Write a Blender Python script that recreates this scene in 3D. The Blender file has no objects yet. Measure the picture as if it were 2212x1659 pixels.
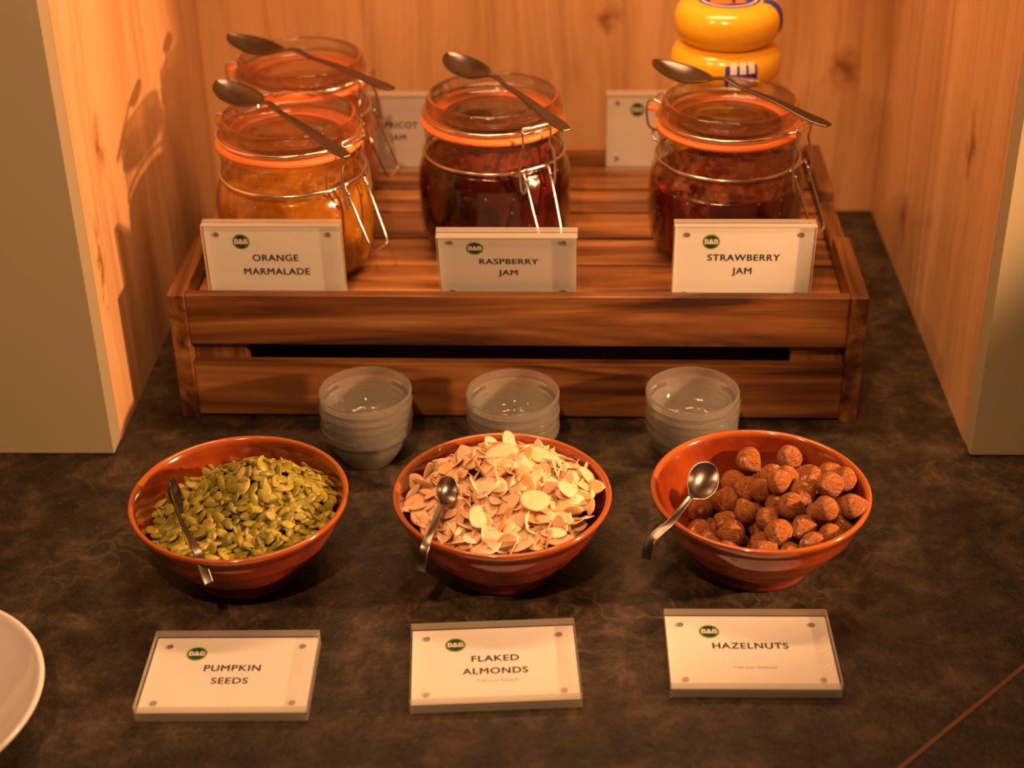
import bpy, bmesh, math, random
import numpy as np
from mathutils import Vector, Matrix, Euler
random.seed(7); rng = np.random.RandomState(11)
S = bpy.context.scene
COL = S.collection
PI = math.pi
# ------------------------------------------------------------------ camera
CAMP = Vector((0.2967, -0.8764, 0.5761)); pitch, yaw, roll = 0.5363, 0.0361, -0.0179
def _cam():
    cp, sp, cy, sy = math.cos(pitch), math.sin(pitch), math.cos(yaw), math.sin(yaw)
    fwd = Vector((-sy*cp, cy*cp, -sp)); right = Vector((cy, sy, 0)); up = right.cross(fwd)
    cr, sr = math.cos(roll), math.sin(roll)
    r2 = right*cr + up*sr; u2 = -right*sr + up*cr
    m = Matrix((r2, u2, -fwd)).transposed().to_4x4(); m.translation = CAMP
    cd = bpy.data.cameras.new('camera'); cd.sensor_width = 36; cd.lens = 3432.8/2212*36
    cd.clip_start = 0.02; cd.clip_end = 30
    cd.dof.use_dof = True; cd.dof.focus_distance = 0.95; cd.dof.aperture_fstop = 5.6
    o = bpy.data.objects.new('camera', cd); COL.objects.link(o); o.matrix_world = m
    S.camera = o
_cam()
# ------------------------------------------------------------------ world, lights, exposure
W = bpy.data.worlds.new('world'); S.world = W; W.use_nodes = True
W.node_tree.nodes['Background'].inputs[0].default_value = (1.0, 0.46, 0.17, 1)
W.node_tree.nodes['Background'].inputs[1].default_value = 0.045
def light(name, loc, target, size, size_y, power, col=(1, 0.54, 0.27), spread=None, shape='RECTANGLE'):
    l = bpy.data.lights.new(name, 'AREA'); l.shape = shape; l.size = size
    if shape in ('RECTANGLE', 'ELLIPSE'): l.size_y = size_y
    l.energy = power; l.color = col
    if spread: l.spread = spread
    o = bpy.data.objects.new(name, l); COL.objects.link(o)
    d = Vector(target) - Vector(loc); o.rotation_euler = d.to_track_quat('-Z', 'Y').to_euler(); o.location = loc
    return o
def spot(name, loc, target, power, angle, blend, radius, col):
    l = bpy.data.lights.new(name, 'SPOT'); l.energy = power; l.spot_size = math.radians(angle); l.spot_blend = blend; l.shadow_soft_size = radius; l.color = col
    o = bpy.data.objects.new(name, l); COL.objects.link(o); d = Vector(target) - Vector(loc); o.rotation_euler = d.to_track_quat('-Z', 'Y').to_euler(); o.location = loc; return o
WARM = (1, 0.48, 0.215)
spot('side_spot', (1.10, -0.29, 0.35), (0.10, -0.03, 0.12), 72, 34, 0.40, 0.020, WARM)
light('shelf_strip_light', (0.29, 0.15, 0.74), (0.29, 0.13, 0.0), 0.40, 0.03, 2.5, WARM, spread=2.3)
spot('ceiling_spot', (0.10, -1.00, 1.40), (0.22, 0.05, 0.08), 60, 32, 0.6, 0.03, WARM)
spot('ceiling_spot', (-0.50, -0.70, 1.25), (0.54, 0.16, 0.14), 22, 24, 0.7, 0.03, WARM)
for p in ((-0.35, -0.35, 1.9), (0.75, -0.95, 1.9), (0.28, -1.45, 1.9), (0.28, -0.25, 1.9)):
    light('ceiling_downlight', p, (p[0], p[1], 0), 0.05, 0.05, 1.1, WARM, shape='DISK')
S.view_settings.view_transform = 'Standard'; S.view_settings.look = 'None'
S.view_settings.exposure = 0.0; S.view_settings.gamma = 1.0; S.view_settings.use_curve_mapping = False
cy = S.cycles
cy.use_denoising = True; cy.max_bounces = 14; cy.transparent_max_bounces = 40; cy.transmission_bounces = 14
cy.glossy_bounces = 6; cy.diffuse_bounces = 4; cy.caustics_refractive = True; cy.caustics_reflective = True
cy.blur_glossy = 1.0; cy.sample_clamp_indirect = 4.0
# ------------------------------------------------------------------ helpers
def tag(o, label=None, cat=None, group=None, kind=None):
    if label: o['label'] = label
    if cat: o['category'] = cat
    if group: o['group'] = group
    if kind: o['kind'] = kind
    return o
def empty(name, loc, rot=(0, 0, 0), parent=None):
    o = bpy.data.objects.new(name, None); COL.objects.link(o); o.location = loc; o.rotation_euler = rot
    o.empty_display_size = 0.01
    if parent: o.parent = parent
    return o
def link(name, me, mat=None, parent=None, smooth=True):
    if isinstance(me, bmesh.types.BMesh):
        b = me; me = bpy.data.meshes.new(name); b.normal_update(); b.to_mesh(me); b.free()
    if mat:
        for m in (mat if isinstance(mat, (list, tuple)) else [mat]): me.materials.append(m)
    if smooth:
        me.polygons.foreach_set('use_smooth', [True]*len(me.polygons))
    o = bpy.data.objects.new(name, me); COL.objects.link(o)
    if parent: o.parent = parent
    return o
def bevel(o, w, seg=2, ang=40):
    m = o.modifiers.new('b', 'BEVEL'); m.width = w; m.segments = seg; m.limit_method = 'ANGLE'; m.angle_limit = math.radians(ang)
    m.harden_normals = False
    return o
def box_bm(x0, x1, y0, y1, z0, z1, bm=None):
    bm = bm or bmesh.new()
    v = [bm.verts.new(p) for p in ((x0,y0,z0),(x1,y0,z0),(x1,y1,z0),(x0,y1,z0),(x0,y0,z1),(x1,y0,z1),(x1,y1,z1),(x0,y1,z1))]
    for f in ((3,2,1,0),(4,5,6,7),(0,1,5,4),(1,2,6,5),(2,3,7,6),(3,0,4,7)): bm.faces.new([v[i] for i in f])
    return bm
def box(name, b, mat, parent=None, bev=0.0):
    o = link(name, box_bm(*b), mat, parent, smooth=False)
    if bev: bevel(o, bev)
    return o
def smooth_prof(pts, n=4):
    """Catmull-Rom resample of a 2-D/3-D polyline."""
    P = [Vector(p) for p in pts]; out = []
    for i in range(len(P)-1):
        p0 = P[max(i-1, 0)]; p1 = P[i]; p2 = P[i+1]; p3 = P[min(i+2, len(P)-1)]
        for k in range(n):
            t = k/n
            out.append(0.5*((2*p1) + (p2-p0)*t + (2*p0-5*p1+4*p2-p3)*t*t + (3*p1-p0-3*p2+p3)*t**3))
    out.append(P[-1]); return out
def lathe_bm(prof, seg=64, closed=False, wob=0.0, bm=None):
    """prof: list of (r,z). r==0 ends are capped."""
    bm = bm or bmesh.new(); rings = []
    for r, z in prof:
        if r < 1e-6: rings.append([bm.verts.new((0, 0, z))])
        else: rings.append([bm.verts.new((r*math.cos(2*PI*i/seg), r*math.sin(2*PI*i/seg), z)) for i in range(seg)])
    pairs = list(zip(rings[:-1], rings[1:]))
    if closed: pairs.append((rings[-1], rings[0]))
    for a, b in pairs:
        for i in range(seg):
            j = (i+1) % seg
            if len(a) == 1 and len(b) == 1: continue
            if len(a) == 1: bm.faces.new((a[0], b[j], b[i]))
            elif len(b) == 1: bm.faces.new((a[i], a[j], b[0]))
            else: bm.faces.new((a[i], a[j], b[j], b[i]))
    bmesh.ops.recalc_face_normals(bm, faces=bm.faces)
    return bm
def tube_bm(pts, r, seg=8, closed=False, bm=None):
    bm = bm or bmesh.new(); P = [Vector(p) for p in pts]; n = len(P); rings = []
    up = Vector((0.13, 0.21, 1)).normalized(); prev = None
    for i in range(n):
        if closed: t = P[(i+1) % n] - P[i-1]
        else: t = P[min(i+1, n-1)] - P[max(i-1, 0)]
        t.normalize()
        if prev is None: a = t.cross(up).normalized()
        else: a = (prev - t*prev.dot(t)).normalized()
        prev = a; b = t.cross(a)
        rr = r[i] if isinstance(r, (list, tuple)) else r
        rings.append([bm.verts.new(P[i] + (a*math.cos(2*PI*k/seg) + b*math.sin(2*PI*k/seg))*rr) for k in range(seg)])
    for i in range(n if closed else n-1):
        A = rings[i]; B = rings[(i+1) % n]
        off = 0
        if closed and i == n-1:
            off = min(range(seg), key=lambda k: (B[k].co - A[0].co).length)
        for k in range(seg): bm.faces.new((A[k], A[(k+1) % seg], B[(k+1+off) % seg], B[(k+off) % seg]))
    if not closed:
        bm.faces.new(rings[0][::-1]); bm.faces.new(rings[-1])
    return bm
def circle_pts(r, z, n=64): return [(r*math.cos(2*PI*i/n), r*math.sin(2*PI*i/n), z) for i in range(n)]
# ------------------------------------------------------------------ materials
class NT:
    def __init__(s, name):
        s.m = bpy.data.materials.new(name); s.m.use_nodes = True; s.t = s.m.node_tree; s.n = s.t.nodes
        s.p = s.n['Principled BSDF']; s.out = s.n['Material Output']
    def add(s, typ, **kw):
        n = s.n.new(typ)
        for k, v in kw.items(): setattr(n, k, v)
        return n
    def l(s, a, b): s.t.links.new(a, b)
    def coord(s, scale=(1,1,1), rot=(0,0,0), kind='Object', rand=False):
        tc = s.add('ShaderNodeTexCoord'); mp = s.add('ShaderNodeMapping')
        mp.inputs['Scale'].default_value = scale; mp.inputs['Rotation'].default_value = rot
        s.l(tc.outputs[kind], mp.inputs['Vector'])
        if rand:
            oi = s.add('ShaderNodeObjectInfo'); mm = s.add('ShaderNodeMath', operation='MULTIPLY'); mm.inputs[1].default_value = 37.0
            s.l(oi.outputs['Random'], mm.inputs[0]); s.l(mm.outputs[0], mp.inputs['Location'])
        return mp.outputs[0]
    def noise(s, vec, scale, detail=6, rough=0.55, dist=0.0):
        n = s.add('ShaderNodeTexNoise'); n.inputs['Scale'].default_value = scale; n.inputs['Detail'].default_value = detail
        n.inputs['Roughness'].default_value = rough; n.inputs['Distortion'].default_value = dist
        if vec is not None: s.l(vec, n.inputs['Vector'])
        return n.outputs['Fac']
    def ramp(s, fac, stops):
        r = s.add('ShaderNodeValToRGB'); e = r.color_ramp.elements
        while len(e) < len(stops): e.new(0.5)
        for el, (p, c) in zip(e, stops):
            el.position = p; el.color = (c if len(c) == 4 else (*c, 1)) if isinstance(c, (tuple, list)) else (c, c, c, 1)
        s.l(fac, r.inputs[0]); return r.outputs[0]
    def mix(s, fac, a, b, mode='MIX'):
        m = s.add('ShaderNodeMix', data_type='RGBA', blend_type=mode)
        for sock, v in ((m.inputs[0], fac), (m.inputs[6], a), (m.inputs[7], b)):
            if isinstance(v, bpy.types.NodeSocket): s.l(v, sock)
            elif isinstance(v, (int, float)): sock.default_value = v
            else: sock.default_value = (*v, 1)
        return m.outputs[2]
    def bump(s, h, strength=0.3, dist=0.001):
        b = s.add('ShaderNodeBump'); b.inputs['Strength'].default_value = strength; b.inputs['Distance'].default_value = dist
        s.l(h, b.inputs['Height']); s.l(b.outputs[0], s.p.inputs['Normal']); return b.outputs[0]
    def set(s, **kw):
        names = {'col': 'Base Color', 'rough': 'Roughness', 'metal': 'Metallic', 'coat': 'Coat Weight', 'coatr': 'Coat Roughness', 'spec': 'Specular IOR Level', 'sss': 'Subsurface Weight', 'ior': 'IOR', 'trans': 'Transmission Weight'}
        for k, v in kw.items():
            i = s.p.inputs[names[k]]
            if isinstance(v, bpy.types.NodeSocket): s.l(v, i)
            elif isinstance(v, (tuple, list)): i.default_value = (*v, 1)
            else: i.default_value = v
        return s
def simple(name, col, rough=0.5, metal=0.0, **kw): return NT(name).set(col=col, rough=rough, metal=metal, **kw).m
def sss(nt, w, rad, scale=0.01):
    nt.p.inputs['Subsurface Weight'].default_value = w; nt.p.inputs['Subsurface Radius'].default_value = rad; nt.p.inputs['Subsurface Scale'].default_value = scale

KNOTS = (((0.0, 0.0705, 0.1915), (60, 60, 26)), ((0.0, 0.035, 0.1255), (110, 110, 17)), ((0.5635, 0.100, 0.176), (55, 55, 22)), ((0.5635, 0.265, 0.0475), (70, 70, 24)), ((0.529, 0.385, 0.126), (42, 42, 34)), ((0.335, 0.385, 0.170), (60, 60, 40)))
def oak():
    n = NT('oak_veneer')
    v = n.coord((1, 1, 1))
    nz = n.add('ShaderNodeTexNoise'); nz.inputs['Scale'].default_value = 9.0; nz.inputs['Detail'].default_value = 2; n.l(n.coord((1, 1, 0.45)), nz.inputs['Vector'])
    wob = n.add('ShaderNodeVectorMath', operation='SCALE'); wob.inputs['Scale'].default_value = 0.035; n.l(nz.outputs['Color'], wob.inputs[0])
    vw = n.add('ShaderNodeVectorMath', operation='ADD'); n.l(v, vw.inputs[0]); n.l(wob.outputs[0], vw.inputs[1])
    def mp(sc):
        m = n.add('ShaderNodeMapping'); m.inputs['Scale'].default_value = sc; n.l(vw.outputs[0], m.inputs['Vector']); return m.outputs[0]
    big = n.noise(mp((8, 8, 0.9)), 1.6, 3, 0.5, 0.4); g = n.noise(mp((34, 34, 1.3)), 2.2, 5, 0.55, 0.2); f = n.noise(mp((300, 300, 7)), 1.6, 3, 0.6)
    c = n.ramp(big, [(0.3, (0.56, 0.32, 0.135)), (0.5, (0.67, 0.405, 0.19)), (0.7, (0.78, 0.50, 0.27))])
    c = n.mix(0.7, c, n.ramp(g, [(0.32, (0.66, 0.58, 0.5)), (0.5, (0.96, 0.95, 0.94)), (0.72, (1.0, 1.0, 1.0))]), 'MULTIPLY')
    c = n.mix(0.35, c, n.ramp(f, [(0.35, (0.80, 0.76, 0.7)), (0.55, (1, 1, 1))]), 'MULTIPLY')
    n2 = n.add('ShaderNodeTexNoise'); n2.inputs['Scale'].default_value = 55.0; n2.inputs['Detail'].default_value = 3; n.l(v, n2.inputs['Vector'])
    w2 = n.add('ShaderNodeVectorMath', operation='SCALE'); w2.inputs['Scale'].default_value = 0.030; n.l(n2.outputs['Color'], w2.inputs[0])
    vk = n.add('ShaderNodeVectorMath', operation='ADD'); n.l(v, vk.inputs[0]); n.l(w2.outputs[0], vk.inputs[1])
    for p, sc in KNOTS:
        sb = n.add('ShaderNodeVectorMath', operation='SUBTRACT'); n.l(vk.outputs[0], sb.inputs[0]); sb.inputs[1].default_value = tuple(q+0.015 for q in p)
        ml = n.add('ShaderNodeVectorMath', operation='MULTIPLY'); n.l(sb.outputs[0], ml.inputs[0]); ml.inputs[1].default_value = sc
        ln = n.add('ShaderNodeVectorMath', operation='LENGTH'); n.l(ml.outputs[0], ln.inputs[0])
        c = n.mix(0.85, c, n.ramp(ln.outputs['Value'], [(0.10, (0.30, 0.19, 0.12)), (0.32, (0.62, 0.5, 0.4)), (0.75, (1, 1, 1))]), 'MULTIPLY')
    n.set(col=c, rough=0.42, spec=0.3); n.bump(f, 0.1, 0.0004); return n.m
def acacia(axis, gain=1.0):  # gain above one paints the deck's lit sheen into a copy of the wood
    n = NT('acacia_wood_' + axis + ('_lit' if gain > 1 else ''))
    s1 = {'x': (2.2, 26, 26), 'y': (26, 2.2, 26), 'z': (26, 26, 2.2)}[axis]
    s2 = {'x': (6, 260, 260), 'y': (260, 6, 260), 'z': (260, 260, 6)}[axis]
    a = n.noise(n.coord(s1, rand=True), 1.5, 5, 0.55, 1.2); b = n.noise(n.coord(s2, rand=True), 1.3, 4, 0.6)
    s3 = {'x': (5, 16, 16), 'y': (16, 5, 16), 'z': (16, 16, 5)}[axis]
    w = n.add('ShaderNodeTexWave', wave_type='BANDS', bands_direction='DIAGONAL'); w.inputs['Scale'].default_value = 0.9
    w.inputs['Distortion'].default_value = 5; w.inputs['Detail'].default_value = 2; n.l(n.coord(s3, rand=True), w.inputs['Vector'])
    c = n.ramp(a, [(0.34, (0.055, 0.018, 0.006)), (0.44, (0.15, 0.052, 0.014)), (0.56, (0.26, 0.100, 0.028)), (0.68, (0.37, 0.165, 0.052))])
    c = n.mix(0.25, c, n.ramp(w.outputs['Fac'], [(0.1, (0.5, 0.45, 0.4)), (0.6, (1, 1, 1))]), 'MULTIPLY')
    c = n.mix(0.5, c, n.ramp(b, [(0.35, (0.62, 0.55, 0.5)), (0.6, (1, 1, 1))]), 'MULTIPLY')
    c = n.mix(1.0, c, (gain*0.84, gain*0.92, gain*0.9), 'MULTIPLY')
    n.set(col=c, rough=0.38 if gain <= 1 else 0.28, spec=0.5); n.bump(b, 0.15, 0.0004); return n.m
def slate():
    n = NT('slate_laminate')
    v = n.coord((1, 1, 1))
    big = n.noise(v, 7, 5, 0.6, 0.8); mid = n.noise(v, 34, 9, 0.76, 0.35); fine = n.noise(v, 260, 5, 0.65, 0.4)
    c = n.ramp(mid, [(0.37, (0.012, 0.0095, 0.0045)), (0.48, (0.028, 0.021, 0.0105)), (0.56, (0.050, 0.036, 0.021)), (0.68, (0.105, 0.075, 0.047))])
    c = n.mix(0.75, c, n.ramp(big, [(0.38, (0.55, 0.55, 0.5)), (0.6, (1.25, 1.2, 1.15))]), 'MULTIPLY')
    vo = n.add('ShaderNodeTexVoronoi', feature='DISTANCE_TO_EDGE'); vo.inputs['Scale'].default_value = 34
    nz = n.add('ShaderNodeTexNoise'); nz.inputs['Scale'].default_value = 26; nz.inputs['Detail'].default_value = 4
    mv = n.mix(0.09, v, nz.outputs['Color'], 'ADD'); n.l(v, nz.inputs['Vector']); n.l(mv, vo.inputs['Vector'])
    veins = n.ramp(vo.outputs['Distance'], [(0.0, 1.0), (0.10, 0.0)])
    msk = n.ramp(big, [(0.50, 0.0), (0.68, 1.0)])
    mm = n.add('ShaderNodeMath', operation='MULTIPLY'); n.l(veins, mm.inputs[0]); n.l(msk, mm.inputs[1])
    m2 = n.add('ShaderNodeMath', operation='MULTIPLY'); m2.inputs[1].default_value = 0.42; n.l(mm.outputs[0], m2.inputs[0])
    c = n.mix(m2.outputs[0], c, (0.16, 0.12, 0.085))
    sp = n.ramp(fine, [(0.62, (0, 0, 0)), (0.80, (0.10, 0.075, 0.05))]); c = n.mix(1.0, c, sp, 'ADD')
    n.set(col=c, rough=n.ramp(mid, [(0.3, 0.36), (0.7, 0.55)]), spec=0.3)
    ad = n.add('ShaderNodeMath', operation='ADD'); n.l(mid, ad.inputs[0]); n.l(fine, ad.inputs[1])
    n.bump(ad.outputs[0], 0.55, 0.0012); return n.m
def clear(name, tint=(1, 1, 1), ior=1.5, refr=0.0, rough=0.01, body=0.0, body_col=(0.8, 0.8, 0.75)):
    """clear solid: passes light straight, mirrors by Fresnel; REFR share is true refraction; BODY share a faint haze."""
    n = NT(name); n.n.remove(n.p)
    tr = n.add('ShaderNodeBsdfTransparent'); tr.inputs[0].default_value = (*tint, 1)
    gl = n.add('ShaderNodeBsdfGlossy'); gl.inputs['Roughness'].default_value = rough
    geo = n.add('ShaderNodeNewGeometry'); mx = n.add('ShaderNodeMix', data_type='FLOAT'); mx.inputs[2].default_value = ior; mx.inputs[3].default_value = 1/ior
    n.l(geo.outputs['Backfacing'], mx.inputs[0]); fr = n.add('ShaderNodeFresnel'); n.l(mx.outputs[0], fr.inputs['IOR'])
    base = tr.outputs[0]
    if body:
        di = n.add('ShaderNodeBsdfTranslucent'); di.inputs[0].default_value = (*body_col, 1)
        d2 = n.add('ShaderNodeBsdfDiffuse'); d2.inputs[0].default_value = (*body_col, 1)
        m0 = n.add('ShaderNodeMixShader'); m0.inputs[0].default_value = 0.5; n.l(di.outputs[0], m0.inputs[1]); n.l(d2.outputs[0], m0.inputs[2])
        m1 = n.add('ShaderNodeMixShader'); m1.inputs[0].default_value = body; n.l(base, m1.inputs[1]); n.l(m0.outputs[0], m1.inputs[2]); base = m1.outputs[0]
    ms = n.add('ShaderNodeMixShader'); n.l(fr.outputs[0], ms.inputs[0]); n.l(base, ms.inputs[1]); n.l(gl.outputs[0], ms.inputs[2]); o = ms.outputs[0]
    if refr:
        g = n.add('ShaderNodeBsdfGlass'); g.inputs['IOR'].default_value = ior; g.inputs['Roughness'].default_value = 0.0; g.inputs['Color'].default_value = (*tint, 1)
        m3 = n.add('ShaderNodeMixShader'); m3.inputs[0].default_value = refr; n.l(o, m3.inputs[1]); n.l(g.outputs[0], m3.inputs[2]); o = m3.outputs[0]
    n.l(o, n.out.inputs[0]); return n.m
def jam(name, dark, mid, light_, thr=0.6, seed=0.0):
    n = NT(name); v = n.coord((1, 1, 1)); a = n.noise(v, 60, 3, 0.5, 0.5); b = n.noise(v, 230, 4, 0.6, 0.5)
    c = n.ramp(a, [(0.35, dark), (0.55, mid), (0.72, light_)])
    vo = n.add('ShaderNodeTexVoronoi'); vo.inputs['Scale'].default_value = 210; n.l(v, vo.inputs['Vector'])
    sp = n.ramp(vo.outputs['Distance'], [(0.10, 1.0), (0.17, 0.0)])
    ms = n.ramp(b, [(thr, 0.0), (thr+0.03, 1.0)]); mm = n.add('ShaderNodeMath', operation='MULTIPLY'); n.l(sp, mm.inputs[0]); n.l(ms, mm.inputs[1])
    c = n.mix(mm.outputs[0], c, (0.75, 0.5, 0.25)); n.set(col=c, rough=0.18, spec=0.6); sss(n, 0.35, (1, 0.35, 0.12), 0.006)
    n.bump(a, 0.5, 0.002); return n.m

M = {}
M['oak'] = oak(); M['ax'] = acacia('x'); M['ay'] = acacia('y'); M['az'] = acacia('z'); M['ax_lit'] = acacia('x', 1.55); M['slate'] = slate()
M['panel'] = NT('olive_grey_panel').set(col=(0.36, 0.32, 0.20), rough=0.45, spec=0.3).m
M['seam'] = simple('brown_inlay', (0.16, 0.055, 0.014), 0.5)
M['glass'] = clear('jar_glass', (0.93, 0.93, 0.88), 1.5, 0.0)
M['lidglass'] = clear('lid_glass', (0.97, 0.96, 0.93), 1.5, 0.5)
M['cupglass'] = clear('cup_glass', (0.995, 1.0, 0.985), 1.5, 0.82, body=0.62, body_col=(1.0, 0.97, 0.86))  # pale body whitens clear glass in place of the room light it would refract
M['acryl'] = clear('acrylic', (0.985, 0.99, 0.98), 1.49, 0.0)
M['acryledge'] = clear('acrylic_edge', (0.97, 0.97, 0.93), 1.49, 0.0, rough=0.15, body=0.55, body_col=(0.85, 0.82, 0.7))
M['paper'] = simple('card_paper', (0.82, 0.80, 0.76), 0.7)
M['ink'] = simple('brown_black_ink', (0.035, 0.03, 0.018), 0.6)
M['inkpale'] = simple('grey_ink', (0.42, 0.33, 0.25), 0.6)
M['lime'] = simple('lime_ink', (0.22, 0.40, 0.02), 0.6)
M['green'] = simple('dark_green_ink', (0.018, 0.06, 0.012), 0.6)
M['magnet'] = simple('magnet_metal', (0.62, 0.58, 0.5), 0.3, 0.8)
M['steel'] = simple('wire_steel', (0.74, 0.73, 0.66), 0.22, 1.0)
n_ = NT('spoon_steel'); n_.set(col=(0.17, 0.145, 0.12), metal=1.0, rough=0.3); M['spoon'] = n_.m
n_ = NT('orange_rubber'); n_.set(col=(1.0, 0.26, 0.055), rough=0.5); sss(n_, 0.25, (1, 0.3, 0.1), 0.004); M['rubber'] = n_.m
M['marm'] = jam('orange_marmalade', (0.30, 0.10, 0.006), (0.42, 0.16, 0.010), (0.62, 0.30, 0.03), 0.5)
M['apri'] = jam('apricot_jam', (0.50, 0.10, 0.01), (0.62, 0.17, 0.02), (0.8, 0.3, 0.05), 0.6)
M['rasp'] = jam('raspberry_jam', (0.020, 0.002, 0.001), (0.05, 0.004, 0.002), (0.16, 0.012, 0.006), 0.56)
M['straw'] = jam('strawberry_jam', (0.045, 0.003, 0.001), (0.11, 0.008, 0.002), (0.26, 0.03, 0.008), 0.56)
def smear(name, col, cov=0.55):
    n = NT(name); a = n.noise(n.coord((1, 1, 1)), 75, 5, 0.65, 1.0)
    f = n.ramp(a, [(cov-0.08, 0.0), (cov+0.08, 0.8)])
    tr = n.add('ShaderNodeBsdfTransparent'); ms = n.add('ShaderNodeMixShader'); n.l(f, ms.inputs[0]); n.l(tr.outputs[0], ms.inputs[1]); n.l(n.p.outputs[0], ms.inputs[2])
    n.l(ms.outputs[0], n.out.inputs[0]); n.set(col=col, rough=0.2); n.bump(a, 0.6, 0.002); return n.m
M['smear_r'] = smear('raspberry_smear', (0.30, 0.06, 0.035), 0.50)
M['smear_s'] = smear('strawberry_smear', (0.42, 0.13, 0.06), 0.49)
M['smear_m'] = smear('marmalade_smear', (0.55, 0.24, 0.05), 0.56)
def glaze():
    n = NT('red_brown_glaze'); v = n.coord((1, 1, 1)); a = n.noise(v, 22, 4, 0.55, 0.6)
    c = n.ramp(a, [(0.3, (0.085, 0.010, 0.0025)), (0.5, (0.17, 0.022, 0.0045)), (0.72, (0.28, 0.052, 0.008))])
    # rim worn to ochre where the glaze thins
    sx = n.add('ShaderNodeSeparateXYZ'); n.l(n.coord((1, 1, 1)), sx.inputs[0])
    f = n.ramp(n.noise(v, 300, 3), [(0.35, 0.0), (0.65, 1.0)])
    r = n.add('ShaderNodeMapRange'); r.inputs[1].default_value = 0.0470; r.inputs[2].default_value = 0.0500; n.l(sx.outputs[2], r.inputs[0])
    mu = n.add('ShaderNodeMath', operation='MULTIPLY'); mu.inputs[1].default_value = 0.75; n.l(r.outputs[0], mu.inputs[0])
    c = n.mix(mu.outputs[0], c, (0.42, 0.12, 0.02)); n.set(col=c, rough=0.13, spec=0.6, coat=0.6, coatr=0.05); n.bump(a, 0.12, 0.002); return n.m
M['glaze'] = glaze()
def seedmat(name, stops, rough=0.4, s=0.2, rad=(1, 0.8, 0.3), extra=None):
    n = NT(name); oi = n.add('ShaderNodeObjectInfo'); a = n.noise(n.coord((1, 1, 1)), 260, 3)
    geo = n.add('ShaderNodeNewGeometry')
    ad = n.add('ShaderNodeMath', operation='ADD'); n.l(oi.outputs['Random'], ad.inputs[0]); n.l(geo.outputs['Random Per Island'], ad.inputs[1])
    fr = n.add('ShaderNodeMath', operation='FRACT'); n.l(ad.outputs[0], fr.inputs[0])
    c = n.ramp(fr.outputs[0], stops); c = n.mix(0.35, c, n.ramp(a, [(0.35, (0.7, 0.7, 0.6)), (0.6, (1, 1, 1))]), 'MULTIPLY')
    n.set(col=c, rough=rough); sss(n, s, rad, 0.002); n.bump(a, 0.15, 0.0004); return n.m
M['pump'] = seedmat('pumpkin_seed_skin', [(0.0, (0.16, 0.155, 0.014)), (0.5, (0.28, 0.255, 0.022)), (0.92, (0.40, 0.34, 0.04)), (1.0, (0.55, 0.42, 0.16))], 0.38)
M['almond'] = seedmat('almond_flesh', [(0.0, (0.78, 0.46, 0.20)), (0.4, (0.82, 0.56, 0.34)), (1.0, (0.84, 0.62, 0.42))], 0.5, 0.3)
def nutmat():
    n = NT('hazelnut_skin'); v = n.coord((1, 1, 1), rand=True); a = n.noise(v, 1.3, 4, 0.6, 0.6)
    st = n.noise(n.coord((5.5, 5.5, 0.9), rand=True), 1.4, 5, 0.65, 0.3)
    c = n.ramp(st, [(0.32, (0.13, 0.036, 0.008)), (0.5, (0.34, 0.110, 0.020)), (0.70, (0.52, 0.22, 0.055))])
    p = n.ramp(a, [(0.64, 0.0), (0.67, 1.0)]); c = n.mix(p, c, (0.80, 0.52, 0.25)); n.set(col=c, rough=0.38); n.bump(st, 0.5, 0.05); return n.m
M['nut'] = nutmat()
M['wax'] = NT('yellow_wax').set(col=(0.90, 0.52, 0.022), rough=0.2, spec=0.55, coat=0.4, coatr=0.12).m
sss(n_, 0, (1, 1, 1))
M['blue'] = simple('blue_label', (0.03, 0.045, 0.30), 0.4); M['white'] = simple('white_print', (0.8, 0.76, 0.74), 0.4); M['redor'] = simple('orange_print', (0.85, 0.22, 0.04), 0.4)
M['china'] = NT('white_china').set(col=(0.80, 0.78, 0.74), rough=0.16, coat=0.5, coatr=0.06).m

# ------------------------------------------------------------------ setting
NW, ND, NH = 0.5635, 0.385, 0.78
tag(box('countertop', (-1.0, 1.6, -0.62, ND+0.02, -0.04, 0.0), M['slate']), 'dark slate-patterned countertop under all the food', 'countertop')
def strip(a, b, w, z0, z1):
    a = Vector(a); b = Vector(b); d = (b-a).normalized(); n = Vector((-d.y, d.x, 0))*w/2
    bm = bmesh.new(); v = [bm.verts.new((p.x, p.y, z)) for z in (z0, z1) for p in (a-n, a+n, b+n, b-n)]
    for f in ((0,1,2,3),(7,6,5,4),(0,4,5,1),(1,5,6,2),(2,6,7,3),(3,7,4,0)): bm.faces.new([v[i] for i in f])
    bmesh.ops.recalc_face_normals(bm, faces=bm.faces); return bm
a = Vector((0.4669, -0.2846, 0)); b = Vector((0.5475, -0.2072, 0)); d = (b-a).normalized()
o = link('trim_3', strip(a - d*0.25, b + d*0.55, 0.0024, -0.001, 0.0004), M['seam'], smooth=False); tag(o, kind='structure')
tag(box('wall_left', (-0.018, 0.0, 0.018, ND, 0, NH), M['oak']), kind='structure')
tag(box('wall_right', (NW, NW+0.018, 0.018, ND, 0, NH), M['oak']), kind='structure')
tag(box('wall_back', (-0.018, NW+0.018, ND, ND+0.018, 0, NH), M['oak']), kind='structure')
tag(box('trim_1', (-0.75, 0.0, 0.0, 0.018, 0.0008, NH), M['panel'], bev=0.0007), kind='structure')
tag(box('trim_2', (NW, NW+0.75, 0.0, 0.018, 0.0008, NH), M['panel'], bev=0.0007), kind='structure')

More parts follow.
